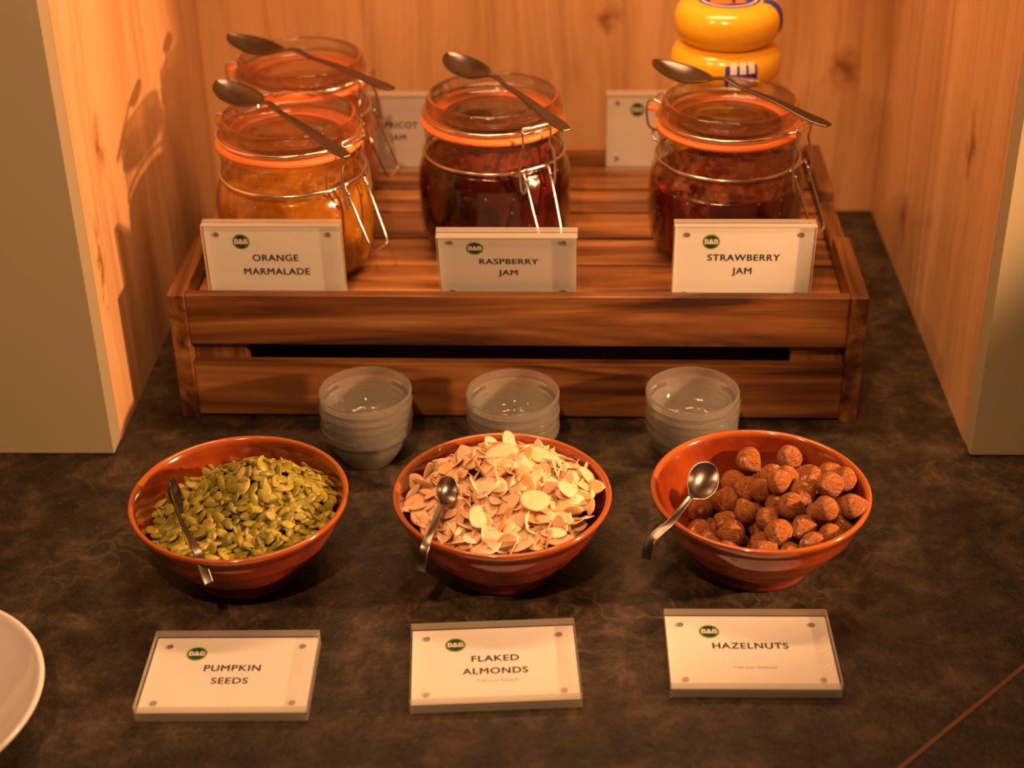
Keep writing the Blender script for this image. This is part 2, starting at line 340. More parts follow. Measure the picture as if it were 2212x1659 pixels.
# ------------------------------------------------------------------ crate
CR = empty('serving_crate', (0.0363, 0.0465, 0), (0, 0, -0.0127))
tag(CR, 'low brown wooden slatted crate on the counter carrying the jam jars', 'crate')
CWd, CDp, CH = 0.46, 0.2615, 0.095
def side_bm(x0, x1):
    yz = [(0, 0), (CDp, 0), (CDp, CH), (0.172, CH), (0.168, CH-0.009), (0.096, CH-0.009), (0.092, CH), (0, CH)]
    bm = bmesh.new(); A = [bm.verts.new((x0, y, z)) for y, z in yz]; B = [bm.verts.new((x1, y, z)) for y, z in yz]
    bm.faces.new(A[::-1]); bm.faces.new(B)
    for i in range(len(yz)): j = (i+1) % len(yz); bm.faces.new((A[i], A[j], B[j], B[i]))
    bmesh.ops.recalc_face_normals(bm, faces=bm.faces); return bm
T = 0.0117
for x0 in (0, CWd-T): bevel(link('side_board', side_bm(x0, x0+T), M['ay'], CR, smooth=False), 0.0009)
for y0 in (0.0012, CDp-0.0092):
    box('slat', (T, CWd-T, y0, y0+0.008, 0.0575, CH-0.0005), M['ax'], CR, 0.0009)
    box('slat', (T, CWd-T, y0, y0+0.008, 0.0025, 0.0435), M['ax'], CR, 0.0009)
for x0 in (T+0.0003, CWd-T-0.0353):
    for y0 in (0.0094, CDp-0.0214): box('corner_post', (x0, x0+0.035, y0, y0+0.012, 0.002, 0.0775), M['az'], CR, 0.0006)
DZ = 0.080
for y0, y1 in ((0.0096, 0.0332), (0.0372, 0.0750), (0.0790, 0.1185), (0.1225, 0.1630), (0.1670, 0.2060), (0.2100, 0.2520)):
    box('deck_slat', (T+0.0004, CWd-T-0.0004, y0, y1, DZ-0.0070, DZ), M['ax_lit'], CR, 0.0010)

# ------------------------------------------------------------------ jars
def wire(name, pts, r, par, closed=False, n=3, seg=8):
    P = smooth_prof(pts + ([pts[0]] if closed else []), n)
    if closed: P = P[:-1]
    return link(name, tube_bm(P, r, seg, closed), M['steel'], par)
LIDTOP = 0.1010; JZ = 1.09
def make_jar(name, label, x, y, az, jam_m, fill, smear_m, content='jam'):
    """az: azimuth of the clasp, 0 = towards the front, positive to +x"""
    r = empty(name, (x, y, DZ+0.0002), (0, 0, az)); r.scale = (1, 1, JZ); tag(r, label, 'jar', 'clip-top glass jars on the crate')
    body = [(0, 0.0035), (0.030, 0.003), (0.040, 0.0), (0.0455, 0.0015), (0.0500, 0.007), (0.0528, 0.016), (0.0538, 0.028), (0.0539, 0.044), (0.0528, 0.054), (0.0500, 0.0605), (0.0482, 0.0645), (0.0478, 0.069), (0.0480, 0.0785), (0.0488, 0.0795), (0.0488, 0.0830), (0.0455, 0.0835), (0.0445, 0.080)]
    link('glass_body', lathe_bm([tuple(p) for p in smooth_prof(body, 3)], 72), M['glass'], r)
    jp = [(0, 0.0045), (0.030, 0.004), (0.040, 0.0018), (0.0450, 0.0035), (0.0488, 0.0085), (0.0514, 0.017), (0.0524, 0.028), (0.0525, 0.044), (0.0514, 0.0535), (0.0487, 0.0600), (0.0470, 0.0645), (0.0466, 0.069), (0.0466, 0.078)]
    jp = [p for p in [tuple(q) for q in smooth_prof(jp, 3)]]
    low = [p for p in jp if p[1] <= fill or p[0] < 0.02]
    R0 = low[-1][0]
    top = low + [(R0-0.003, low[-1][1]+0.0003), (R0*0.6, fill-0.001), (R0*0.3, fill+0.0015), (0, fill)]
    link(content, lathe_bm(top, 64), jam_m, r)
    hi = [p for p in jp if p[1] >= low[-1][1]]
    if len(hi) > 2 and smear_m: tag(link('smear', lathe_bm([(a-0.0006, b) for a, b in hi], 64), smear_m, r), kind='stuff')
    # rubber ring with pull tab opposite to the clasp
    bm = lathe_bm([(0.0362, 0.0834), (0.0494, 0.0834), (0.0503, 0.0850), (0.0496, 0.0866), (0.0362, 0.0866)], 72, closed=True)
    ring = link('rubber_ring', bm, M['rubber'], r)
    tb = box_bm(-0.0065, 0.0065, 0.0485, 0.0600, 0.0840, 0.0860); link('pull_tab', tb, M['rubber'], ring, smooth=False)
    # lid: raised rim, sunken pane with steps
    lp = [(0, 0.0815), (0.020, 0.0812), (0.030, 0.0805), (0.0335, 0.0798), (0.0348, 0.0810), (0.0355, 0.0868), (0.0462, 0.0869), (0.0476, 0.0880), (0.0478, 0.0900), (0.0470, 0.0915), (0.0463, 0.0935), (0.0465, 0.0975), (0.0458, 0.0997), (0.0442, LIDTOP), (0.0420, 0.0997), (0.0405, 0.0955), (0.0385, 0.0905), (0.0345, 0.0885), (0.0310, 0.0880), (0.0290, 0.0895), (0.0270, 0.0905), (0.0235, 0.0900), (0.0205, 0.0910), (0.0130, 0.0920), (0, 0.0925)]
    link('lid', lathe_bm([tuple(p) for p in smooth_prof(lp, 3)], 72), M['lidglass'], r)
    W = 0.00085
    link('neck_wire', tube_bm(circle_pts(0.0493, 0.0650, 72), 0.00115, 8, True), M['steel'], r)
    # lid wire: from hinge round both sides to the clasp, dipping into a loop at front
    lw = []
    for s in (1,):
        for k in range(0, 61):
            t = math.radians(-180 + k*6) ; aa = abs(t)
            if aa < math.radians(14): continue
            lw.append((0.0488*math.sin(t), -0.0488*math.cos(t), 0.0905))
    k = sum(1 for p in lw if p[0] < 0)
    neg = [p for p in lw if p[0] < 0]; pos = [p for p in lw if p[0] > 0]
    neg.sort(key=lambda p: p[1]*1, reverse=True); pos.sort(key=lambda p: p[1])
    path = neg + [(-0.0105, -0.0515, 0.0915), (-0.0100, -0.0560, 0.0925), (0.0100, -0.0560, 0.0925), (0.0105, -0.0515, 0.0915)] + pos
    wire('lid_wire', path, W, r, False, 2)
    wire('bail_loop', [(-0.0110, -0.0545, 0.0945), (-0.0112, -0.0548, 0.0900), (-0.0105, -0.0540, 0.0830), (-0.0135, -0.0545, 0.0760), (-0.0142, -0.0555, 0.0660), (-0.0135, -0.0560, 0.0570), (-0.0115, -0.0560, 0.0535), (-0.0100, -0.0560, 0.0570), (-0.0098, -0.0558, 0.0640)], W, r)
    wire('bail_loop', [(0.0110, -0.0545, 0.0945), (0.0112, -0.0548, 0.0900), (0.0105, -0.0540, 0.0830), (0.0135, -0.0545, 0.0760), (0.0142, -0.0555, 0.0660), (0.0135, -0.0560, 0.0570), (0.0115, -0.0560, 0.0535), (0.0100, -0.0560, 0.0570), (0.0098, -0.0558, 0.0640)], W, r)
    link('bail_bar', tube_bm([(-0.0113, -0.0545, 0.0946), (-0.0108, -0.0545, 0.0952), (0.0108, -0.0545, 0.0952), (0.0113, -0.0545, 0.0946)], 0.00105, 8), M['steel'], r)
    lv = [(-0.0102, -0.0535, 0.0665), (-0.0100, -0.0550, 0.0620), (-0.0098, -0.0585, 0.0560), (-0.0095, -0.0640, 0.0440), (-0.0088, -0.0700, 0.0310), (-0.0080, -0.0715, 0.0280), (-0.0060, -0.0722, 0.0262), (0.0060, -0.0722, 0.0262), (0.0080, -0.0715, 0.0280), (0.0088, -0.0700, 0.0310), (0.0095, -0.0640, 0.0440), (0.0098, -0.0585, 0.0560), (0.0100, -0.0550, 0.0620), (0.0102, -0.0535, 0.0665)]
    lever = wire('lever', lv, 0.00095, r)
    link('lever_pivot', tube_bm([(-0.0125, -0.0525, 0.0668), (-0.006, -0.0528, 0.0675), (0.006, -0.0528, 0.0675), (0.0125, -0.0525, 0.0668)], 0.0011, 8), M['steel'], lever)
    hp = [(-0.007, 0.0485, 0.0905), (-0.007, 0.0550, 0.0925), (-0.007, 0.0595, 0.0905), (-0.007, 0.0605, 0.0830), (-0.006, 0.0590, 0.0740), (0, 0.0560, 0.0700), (0.006, 0.0590, 0.0740), (0.007, 0.0605, 0.0830), (0.007, 0.0595, 0.0905), (0.007, 0.0550, 0.0925), (0.007, 0.0485, 0.0905)]
    wire('hinge', hp, W, r)
    wire('hinge_loop', [(-0.006, 0.0490, 0.0650), (-0.0055, 0.0545, 0.0655), (-0.003, 0.0575, 0.0690), (0.003, 0.0575, 0.0690), (0.0055, 0.0545, 0.0655), (0.006, 0.0490, 0.0650)], W, r)
    return r
R = math.radians
make_jar('marmalade_jar', 'clip-top jar of golden orange marmalade behind the orange marmalade sign', 0.1136, 0.1269, R(58), M['marm'], 0.060, M['smear_m'], 'marmalade')
make_jar('jam_jar', 'clip-top jar of amber apricot jam in the back row behind the marmalade jar', 0.1050, 0.2425, R(68), M['apri'], 0.062, M['smear_m'])
make_jar('jam_jar', 'clip-top jar of dark red raspberry jam behind the raspberry jam sign', 0.2496, 0.1625, R(34), M['rasp'], 0.062, M['smear_r'])
make_jar('jam_jar', 'clip-top jar of red strawberry jam behind the strawberry jam sign', 0.4112, 0.1502, R(58), M['straw'], 0.052, M['smear_s'])

# ------------------------------------------------------------------ spoons
def ribbon_spoon(name, parent, pts, nrm, wid, depth, thick=0.0007, mat=None, nseg=6, vs=9):
    """pts centreline (bowl tip first), nrm upward normals, wid half widths, depth of the hollow, all per point."""
    k = len(pts)
    P = smooth_prof(pts, nseg); N = smooth_prof(nrm, nseg)
    def res(a): return [v.x for v in smooth_prof([(q, 0, 0) for q in a], nseg)]
    Wd = res(wid); D = res(depth); bm = bmesh.new(); rows = []
    for i, p in enumerate(P):
        t = (P[min(i+1, len(P)-1)] - P[max(i-1, 0)]).normalized(); n = N[i]; n = (n - t*n.dot(t)).normalized(); s = t.cross(n)
        w = max(Wd[i], 0.0003); row = []
        for j in range(vs):
            u = -1 + 2*j/(vs-1)
            row.append(bm.verts.new(p + s*w*u - n*max(D[i], 0)*(1-u*u)))
        rows.append(row)
    for a, b in zip(rows[:-1], rows[1:]):
        for j in range(vs-1): bm.faces.new((a[j], b[j], b[j+1], a[j+1]))
    o = link(name, bm, mat or M['spoon'], parent)
    m = o.modifiers.new('s', 'SOLIDIFY'); m.thickness = thick; m.offset = 0
    m = o.modifiers.new('u', 'SUBSURF'); m.levels = 1; m.render_levels = 1
    return o
def teaspoon(label, tip, end, ztip, zend, group='teaspoons lying on the jar lids', lift=0.0):
    a = Vector(tip).to_3d(); b = Vector(end).to_3d(); L = (b-a).length; d = (b-a)/L
    rt = empty('teaspoon', (a.x, a.y, 0), (0, 0, math.atan2(d.y, d.x))); tag(rt, label, 'spoon', group)
    zt = ztip; up = Vector((0, 0, 1))
    sc = L/0.144
    def P(xs, base): return [(x*sc, 0, z) for x, z in zip(xs, base)]
    xb = [0, 0.004, 0.012, 0.024, 0.036, 0.045, 0.050, 0.055]
    zb = [zt+0.0012, zt, zt-0.0010, zt-0.0022, zt-0.0028, zt-0.0022, zt-0.0012, zt+0.0004]
    wb = [0.0012, 0.0068, 0.0115, 0.0142, 0.0122, 0.0072, 0.0040, 0.0026]
    db = [0.0002, 0.0018, 0.0044, 0.0062, 0.0045, 0.0018, 0.0008, 0.0004]
    tilt = Vector((0, 0, 1))
    ribbon_spoon('spoon_bowl', rt, P(xb, zb), [tilt]*8, wb, db)
    xh = [0.054, 0.062, 0.074, 0.090, 0.108, 0.124, 0.136, 0.144]
    z0 = zb[-1]
    zh = [z0, z0+0.0012, z0 + (zend+0.003-z0)*0.35+0.001, z0+(zend+0.003-z0)*0.6+0.0016, z0+(zend+0.003-z0)*0.85+0.0012, zend+0.0024, zend+0.0008, zend]
    wh = [0.0027, 0.0022, 0.0021, 0.0026, 0.0036, 0.0048, 0.0052, 0.0030]
    ribbon_spoon('handle', rt, P(xh, zh), [tilt]*8, wh, [0.0003]*5 + [-0.0, 0.0, 0.0], 0.0014)
    return rt
JT = DZ + LIDTOP*JZ
teaspoon('steel teaspoon lying across the lid of the marmalade jar in front', (0.0620, 0.1560), (0.1630, 0.0468), JT+0.0122, JT+0.0022)
teaspoon('steel teaspoon lying across the lid of the apricot jam jar behind', (0.0517, 0.2540), (0.1805, 0.1660), JT+0.0122, JT+0.0022)
teaspoon('steel teaspoon lying across the lid of the raspberry jam jar', (0.2160, 0.2100), (0.3005, 0.0890), JT+0.0122, JT+0.0022)
teaspoon('steel teaspoon lying across the lid of the strawberry jam jar', (0.3610, 0.1930), (0.4695, 0.0950), JT+0.0122, JT+0.0022)

# ------------------------------------------------------------------ signs
def text_mesh(txt, size, spacing=1.0, bold=0.0):
    c = bpy.data.curves.new('t', 'FONT'); c.body = txt; c.size = size; c.align_x = 'CENTER'; c.align_y = 'CENTER'; c.space_character = spacing
    c.extrude = 0.00004
    o = bpy.data.objects.new('t', c); COL.objects.link(o); dg = bpy.context.evaluated_depsgraph_get(); dg.update()
    me = bpy.data.meshes.new_from_object(o.evaluated_get(dg)); bpy.data.objects.remove(o); bpy.data.curves.remove(c)
    if bold: # thicken the strokes with shifted copies
        bm = bmesh.new()
        for i, (dx, dy) in enumerate(((-1, 0), (1, 0), (0, 0.6), (0, -0.6), (0, 0))):
            n0 = len(bm.verts); bm.from_mesh(me); bm.verts.ensure_lookup_table(); bmesh.ops.translate(bm, vec=(dx*bold, dy*bold, i*0.000004), verts=bm.verts[n0:])
        bm.to_mesh(me); bm.free()
    return me
SW, SH, ST = 0.0908, 0.0618, 0.0100
LOGO = text_mesh('B&B', 0.0053, 0.95, 0.00010)
def disc_bm(r, z0, z1, seg=40, rx=1.0):
    bm = lathe_bm([(0, z0), (r, z0), (r, z1), (0, z1)], seg); return bm
def sign(label, lines, mtx, group, small=None, text_y=0.0, logo_x=-0.0200, plate_gap=0.0, size=0.0069, wear=False):
    """local frame: x width, y height, z out of the face; origin at the lower edge's middle, back face"""
    rt = empty('food_sign', mtx.to_translation(), mtx.to_euler()); tag(rt, label, 'sign', group)
    t = (ST-0.0006)/2
    for nm, z0, z1 in (('back_plate', 0.0, t), ('front_plate', ST-t, ST)):
        bm = box_bm(-SW/2, SW/2, 0, SH, z0, z1)
        for f in bm.faces:
            f.material_index = 1 if abs(f.normal.z) < 0.5 and f.calc_area() < 1 else 0
        bm.normal_update()
        for f in bm.faces: f.material_index = 0 if abs(f.normal.z) > 0.5 else 1
        link(nm, bm, [M['acryl'], M['acryledge']], rt, smooth=False)
    zc = ST-t-0.0002
    card = link('card', box_bm(-SW/2+0.0007, SW/2-0.0007, 0.0007, SH-0.0007, zc-0.0003, zc), M['paper'], rt, smooth=False)
    lx, ly = logo_x-0.001, SH-0.0140
    a = link('logo_border', disc_bm(0.0057, zc, zc+0.00006), M['lime'], card, smooth=False); a.location = (lx, ly, 0)
    a = link('logo', disc_bm(0.0048, zc, zc+0.00012), M['green'], card, smooth=False); a.location = (lx, ly, 0)
    me = LOGO.copy(); a = link('logo_lettering', me, M['white'], card, smooth=False); a.location = (lx, ly, zc+0.00018)
    yy = SH-0.0262+text_y
    for i, ln in enumerate(lines):
        a = link('lettering', text_mesh(ln, size, 1.12, 0.00016), M['ink'], card, smooth=False); a.location = (0.0005, yy - i*0.0102, zc+0.00008)
    if small:
        a = link('small_lettering', text_mesh(small[0], 0.0025, 1.1), M['inkpale'], card, smooth=False); a.location = (0.0015, small[1], zc+0.00008)
    for sx in (-1, 1):
        for sy in (0, 1):
            m = link('magnet', disc_bm(0.0018, zc+0.0001, zc+0.0006, 20), M['magnet'], rt, smooth=False)
            m.location = (sx*(SW/2-0.0088), 0.0078 if sy == 0 else SH-0.0085, 0)
    return rt
def flat(c, ang): # lying on the counter, c = centre of the rectangle
    m = Matrix.Rotation(ang, 4, 'Z'); off = m @ Vector((0, -SH/2, 0)); m.translation = Vector((c[0], c[1], 0.0002)) + off; return m
def stand(x, y, z, lean, ang=0.0): # upright: front face looks to -y, bottom front edge at x,y,z
    m = Matrix.Rotation(ang, 4, 'Z') @ Matrix.Rotation(R(90-lean), 4, 'X'); m.translation = Vector((x, y, z)) - (m.to_3x3() @ Vector((0, 0, ST))); return m
G1 = 'clear block signs lying on the counter'; G2 = 'clear block signs on the crate'
sign('clear block sign reading PUMPKIN SEEDS lying in front of the pumpkin seeds', ['PUMPKIN', 'SEEDS'], flat((0.1180, -0.2235), R(1.0)), G1)
sign('clear block sign reading FLAKED ALMONDS lying in front of the almonds', ['FLAKED', 'ALMONDS'], flat((0.2605, -0.2140), R(3.8)), G1, ('Tree nuts, Almonds', 0.0180))
sign('clear block sign reading HAZELNUTS lying in front of the hazelnuts', ['HAZELNUTS'], flat((0.3998, -0.2025), R(0.2)), G1, ('Tree nuts, Hazelnuts', 0.0180))
sign('clear block sign reading ORANGE MARMALADE leaning on the front marmalade jar', ['ORANGE', 'MARMALADE'], stand(0.1085, 0.0553, DZ+0.0004, -3, R(-0.5)), G2)
sign('clear block sign reading RASPBERRY JAM leaning steeply back on the crate', ['RASPBERRY', 'JAM'], stand(0.2618, 0.0605, DZ+0.0004, -19, R(-0.5)), G2)
sign('clear block sign reading STRAWBERRY JAM leaning before the strawberry jam', ['STRAWBERRY', 'JAM'], stand(0.4145, 0.0560, DZ+0.0004, -6, R(-0.5)), G2)
sign('clear block sign reading APRICOT JAM at the back between two jars', ['APRICOT', 'JAM'], stand(0.1680, 0.2885, DZ+0.0002, 0.5, R(-0.7)), G2)
sign('clear block sign standing at the back beside the cheese stack', [], stand(0.3765, 0.2875, DZ+0.0002, 0.5, R(-0.7)), G2)

# ------------------------------------------------------------------ stacked glass cups
cup_prof = [(0, 0.0014), (0.013, 0.0012), (0.0158, 0.0), (0.0172, 0.0006), (0.0213, 0.0060), (0.0248, 0.0120), (0.0266, 0.0180), (0.0274, 0.0216), (0.0296, 0.0226), (0.0300, 0.0250), (0.0300, 0.0272), (0.0293, 0.0280), (0.0286, 0.0277), (0.0281, 0.0230), (0.0260, 0.0165), (0.0228, 0.0105), (0.0178, 0.0052), (0.0130, 0.0034), (0, 0.0030)]
def cup_bm():
    bm = lathe_bm([tuple(p) for p in smooth_prof(cup_prof, 3)], 64)
    for v in bm.verts: # shallow pressed ribs on the inner lower wall
        r = math.hypot(v.co.x, v.co.y)
        if 0.012 < r < 0.026 and 0.003 < v.co.z < 0.02:
            a = math.atan2(v.co.y, v.co.x); v.co.z += 0.0004*math.cos(a*12)
    return bm
cup0 = None
for (x, y, n, where) in ((0.1700, -0.0010, 5, 'stack behind the pumpkin seeds'), (0.2655, -0.0030, 5, 'middle stack behind the almonds'), (0.3812, -0.0010, 5, 'stack behind the hazelnuts')):
    for i in range(n):
        if cup0 is None: o = cup0 = link('glass_cup', cup_bm(), M['cupglass'])
        else: o = cup0.copy(); COL.objects.link(o)
        o.location = (x + rng.uniform(-.0004, .0004), y + rng.uniform(-.0004, .0004), 0.0003 + i*0.0058); o.rotation_euler = (0, 0, rng.uniform(0, 6))
        pos = ['lowest cup', 'second cup from the bottom', 'middle cup', 'second cup from the top', 'top cup'][i]
        tag(o, 'small clear glass cup, %s of the %s' % (pos, where), 'cup', 'stacked glass cups')

# ------------------------------------------------------------------ bowls
bowl_prof = [(0, 0.0045), (0.020, 0.0040), (0.0265, 0.0), (0.0315, 0.0), (0.0325, 0.0018), (0.0328, 0.0045), (0.0385, 0.0105), (0.0455, 0.0180), (0.0462, 0.0200), (0.0485, 0.0212), (0.0522, 0.0275), (0.0542, 0.0300), (0.0562, 0.0315), (0.0586, 0.0380), (0.0596, 0.0415), (0.0618, 0.0445), (0.0635, 0.0480), (0.0632, 0.0500), (0.0612, 0.0500), (0.0595, 0.0475), (0.0560, 0.0385), (0.0500, 0.0280), (0.0410, 0.0170), (0.0300, 0.0100), (0.0150, 0.0070), (0, 0.0065)]
bprof = [tuple(p) for p in smooth_prof(bowl_prof, 3)]
def inner_r(z):
    pts = [(0.0065, 0.0), (0.0070, 0.015), (0.0100, 0.030), (0.0170, 0.041), (0.0280, 0.050), (0.0385, 0.056), (0.0475, 0.0595), (0.0500, 0.0612)]
    return float(np.interp(z, [p[0] for p in pts], [p[1] for p in pts]))
B = [(0.1095, -0.1210), (0.2620, -0.1165), (0.4120, -0.1125)]
me = None
for (x, y), lab in zip(B, ('glazed red-brown bowl holding the pumpkin seeds', 'glazed red-brown bowl holding the flaked almonds', 'glazed red-brown bowl holding the hazelnuts')):
    if me is None: o = link('bowl', lathe_bm(bprof, 96), M['glaze']); me = o.data
    else: o = bpy.data.objects.new('bowl', me); COL.objects.link(o)
    o.scale = (1, 1, 1.035); o.location = (x, y, 0.0002); o.rotation_euler = (R(0.4), R(-0.3), x*9); tag(o, lab, 'bowl', 'red-brown glazed bowls')

# bowl spoons (scoop first, then handle over the rim)
def scoop(label, pts, nrm, rad, depth=0.0045):
    P = [Vector(p) for p in pts]; rt = empty('small_spoon', P[0], (0, 0, 0)); tag(rt, label, 'spoon', 'small spoons in the bowls')
    L = [p-P[0] for p in P]; N = Vector(nrm)
    a = L[0]; b = L[1]; d = (b-a)
    bp = [a, a+d*0.08, a+d*0.28, a+d*0.52, a+d*0.76, a+d*0.92, b]
    ribbon_spoon('scoop', rt, bp, [N]*7, [0.001, rad*0.55, rad*0.93, rad, rad*0.8, rad*0.38, 0.0018], [0.0002, depth*0.35, depth*0.85, depth, depth*0.7, depth*0.2, 0.0002])
    rest = [b + (b-a)*-0.02] + L[2:]; n = len(rest)
    up = [N.lerp(Vector((0, 0, 1)), min(1, i/(n-1)*1.4)) for i in range(n)]
    wd = list(np.interp(np.linspace(0, 1, n), [0, 0.3, 0.6, 1], [0.0018, 0.0019, 0.0028, 0.0034])); wd[-1] = 0.0030
    ribbon_spoon('handle', rt, rest, up, wd, [0.0002]*n, 0.0012)
    return rt
scoop('small steel spoon standing in the pumpkin seeds, handle over the front rim', [(0.0735, -0.1150, 0.0545), (0.0760, -0.1370, 0.0570), (0.0830, -0.1530, 0.0570), (0.0915, -0.1680, 0.0550), (0.0975, -0.1790, 0.0525), (0.1010, -0.1850, 0.0450), (0.1035, -0.1880, 0.0390)], (0.97, -0.10, 0.25), 0.0105)
scoop('small steel spoon in the flaked almonds with a knobbed handle end', [(0.2350, -0.1240, 0.0660), (0.2290, -0.1420, 0.0600), (0.2265, -0.1520, 0.0570), (0.2240, -0.1620, 0.0540), (0.2215, -0.1700, 0.0515), (0.2195, -0.1745, 0.0450), (0.2188, -0.1760, 0.0385)], (0.75, -0.35, 0.6), 0.0080)
scoop('small steel spoon in the hazelnuts, round scoop raised beside the nuts', [(0.3850, -0.1105, 0.0660), (0.3700, -0.1310, 0.0580), (0.3640, -0.1400, 0.0555), (0.3580, -0.1490, 0.0535), (0.3500, -0.1570, 0.0515), (0.3455, -0.1620, 0.0480), (0.3440, -0.1660, 0.0400)], (0.45, -0.62, 0.65), 0.0098)

# ------------------------------------------------------------------ seeds, flakes, nuts
def seed_mesh(name, L, Wd, T, nu=8, nv=8, point=0.25, mat=None, curl=0.0):
    bm = bmesh.new(); rings = []
    for i in range(1, nu):
        t = i/nu; x = -L/2 + L*t; s = math.sin(PI*t)**0.62; s *= (1 - point*t*0.6)
        w = Wd/2*s; h = T/2*min(1, s*1.1)
        rings.append([bm.verts.new((x, w*math.cos(2*PI*k/nv), h*math.copysign(abs(math.sin(2*PI*k/nv))**0.8, math.sin(2*PI*k/nv)) + curl*(x*x))) for k in range(nv)])
    a = bm.verts.new((-L/2, 0, curl*L*L/4)); b = bm.verts.new((L/2, 0, curl*L*L/4))
    for k in range(nv):
        j = (k+1) % nv; bm.faces.new((a, rings[0][k], rings[0][j])); bm.faces.new((b, rings[-1][j], rings[-1][k]))
        for p, q in zip(rings[:-1], rings[1:]): bm.faces.new((p[k], q[k], q[j], p[j]))
    bmesh.ops.recalc_face_normals(bm, faces=bm.faces)
    me = bpy.data.meshes.new(name); bm.to_mesh(me); bm.free()
    me.polygons.foreach_set('use_smooth', [True]*len(me.polygons)); me.materials.append(mat); return me
def fill_bowl(name, label, cat, group, meshes, centre, H, n_top, n_under, min_d, tilt, jitter, under_name, layers=3, step=0.0016, marg=0.0025):
    cx, cyy = centre; pts = []
    def ok(x, y, z, m=0.0025): return math.hypot(x-cx, y-cyy) < inner_r(min(z, 0.05)) - m
    tries = 0
    while len(pts) < n_top and tries < 60000:
        tries += 1
        d = min_d*(1.0 if tries < 30000 else 0.85)
        x = cx + rng.uniform(-.06, .06); y = cyy + rng.uniform(-.06, .06); z = H(x-cx, y-cyy)
        if not ok(x, y, z, marg): continue
        if any((x-p[0])**2 + (y-p[1])**2 + (z-p[2])**2 < d*d for p in pts): continue
        pts.append((x, y, z))
    def orient(x, y, lay):
        e = 0.002; gx = (H(x-cx+e, y-cyy)-H(x-cx-e, y-cyy))/(2*e); gy = (H(x-cx, y-cyy+e)-H(x-cx, y-cyy-e))/(2*e)
        n = Vector((-gx, -gy, 1)).normalized(); q = n.to_track_quat('Z', 'X')
        ta = abs(rng.normal(0, tilt)); ax = rng.uniform(0, 2*PI)
        return q.to_matrix().to_4x4() @ Matrix.Rotation(ta, 4, Vector((math.cos(ax), math.sin(ax), 0))) @ Matrix.Rotation(rng.uniform(0, 2*PI), 4, 'Z')
    for i, (x, y, z) in enumerate(pts):
        o = bpy.data.objects.new(name, meshes[i % len(meshes)]); COL.objects.link(o)
        m = orient(x, y, 0); s = rng.uniform(0.88, 1.12); m = m @ Matrix.Scale(s, 4); m.translation = Vector((x, y, z + rng.uniform(-jitter, jitter)))
        o.matrix_world = m; tag(o, label, cat, group)
    bm = bmesh.new()
    for i in range(n_under):
        for _ in range(50):
            x = cx + rng.uniform(-.06, .06); y = cyy + rng.uniform(-.06, .06); lay = 1 + i % layers
            z = H(x-cx, y-cyy) - step*lay
            if z > 0.008 and ok(x, y, z, marg+0.0025): break
        else: continue
        m = orient(x, y, lay); m.translation = Vector((x, y, z)); k = len(bm.verts)
        bm.from_mesh(meshes[i % len(meshes)]); bm.verts.ensure_lookup_table()
        bmesh.ops.transform(bm, matrix=m, verts=bm.verts[k:])
    # dark packed core so no gap shows the bowl floor
    o = link(under_name, bm, meshes[0].materials[0]); tag(o, 'rest of the %s below the ones on top in the bowl' % under_name.replace('_', ' '), cat, None, 'stuff')
    return pts
def Hp(x, y):
    return 0.0350 + 0.0320*math.exp(-((x-0.009)**2/(2*0.0270**2) + (y-0.008)**2/(2*0.0230**2))) + (0.26*max(0, -y-0.008)) - 0.05*max(0, -x-0.02)
def Ha(x, y):
    return 0.0400 + 0.0290*math.exp(-((x-0.004)**2/(2*0.0330**2) + (y-0.012)**2/(2*0.0240**2))) + (0.20*max(0, -y-0.012))
ps = [seed_mesh('pumpkin_seed', 0.0108, 0.0064, 0.0024, mat=M['pump'], curl=c) for c in (0, 6, -5, 9)]
fill_bowl('pumpkin_seed', 'flat green pumpkin seed heaped in the bowl behind the PUMPKIN SEEDS sign', 'seed', 'pumpkin seeds on top of the bowl', ps, B[0], Hp, 300, 700, 0.0040, 0.55, 0.0012, 'pumpkin_seeds')
al = [seed_mesh('almond_flake', 0.0178, 0.0120, 0.0011, 8, 8, 0.35, M['almond'], c) for c in (0, 7, -6)] + [seed_mesh('almond_flake', 0.0150, 0.0112, 0.0011, 8, 8, 0.2, M['almond'], 4), seed_mesh('almond_flake', 0.0160, 0.0055, 0.0010, 8, 8, 0.2, M['almond'], 4)]
fill_bowl('almond_flake', 'pale flaked almond slice heaped in the bowl behind the FLAKED ALMONDS sign', 'almond', 'almond flakes on top of the bowl', al, B[1], Ha, 200, 380, 0.0057, 0.75, 0.0016, 'almond_flakes', 3, 0.0020, 0.0065)
# a few large flakes lie singly on the summit
for (dx, dy, dz, rx, ry, rz, s) in ((0.004, 0.026, 0.0700, 62, 8, 75, 1.35), (0.000, 0.010, 0.0715, 28, -8, 20, 1.45), (0.022, 0.014, 0.0690, 22, 22, 5, 1.2), (0.020, -0.022, 0.0620, 28, 12, 35, 1.45), (-0.012, -0.030, 0.0560, 45, 0, 70, 1.3), (0.038, -0.008, 0.0600, 35, 25, 60, 1.3)):
    o = bpy.data.objects.new('almond_flake', al[3]); COL.objects.link(o); o.location = (B[1][0]+dx, B[1][1]+dy, dz-0.001); o.rotation_euler = (R(rx), R(ry), R(rz)); o.scale = (s, s, 1)
    tag(o, 'pale flaked almond slice heaped in the bowl behind the FLAKED ALMONDS sign', 'almond', 'almond flakes on top of the bowl')
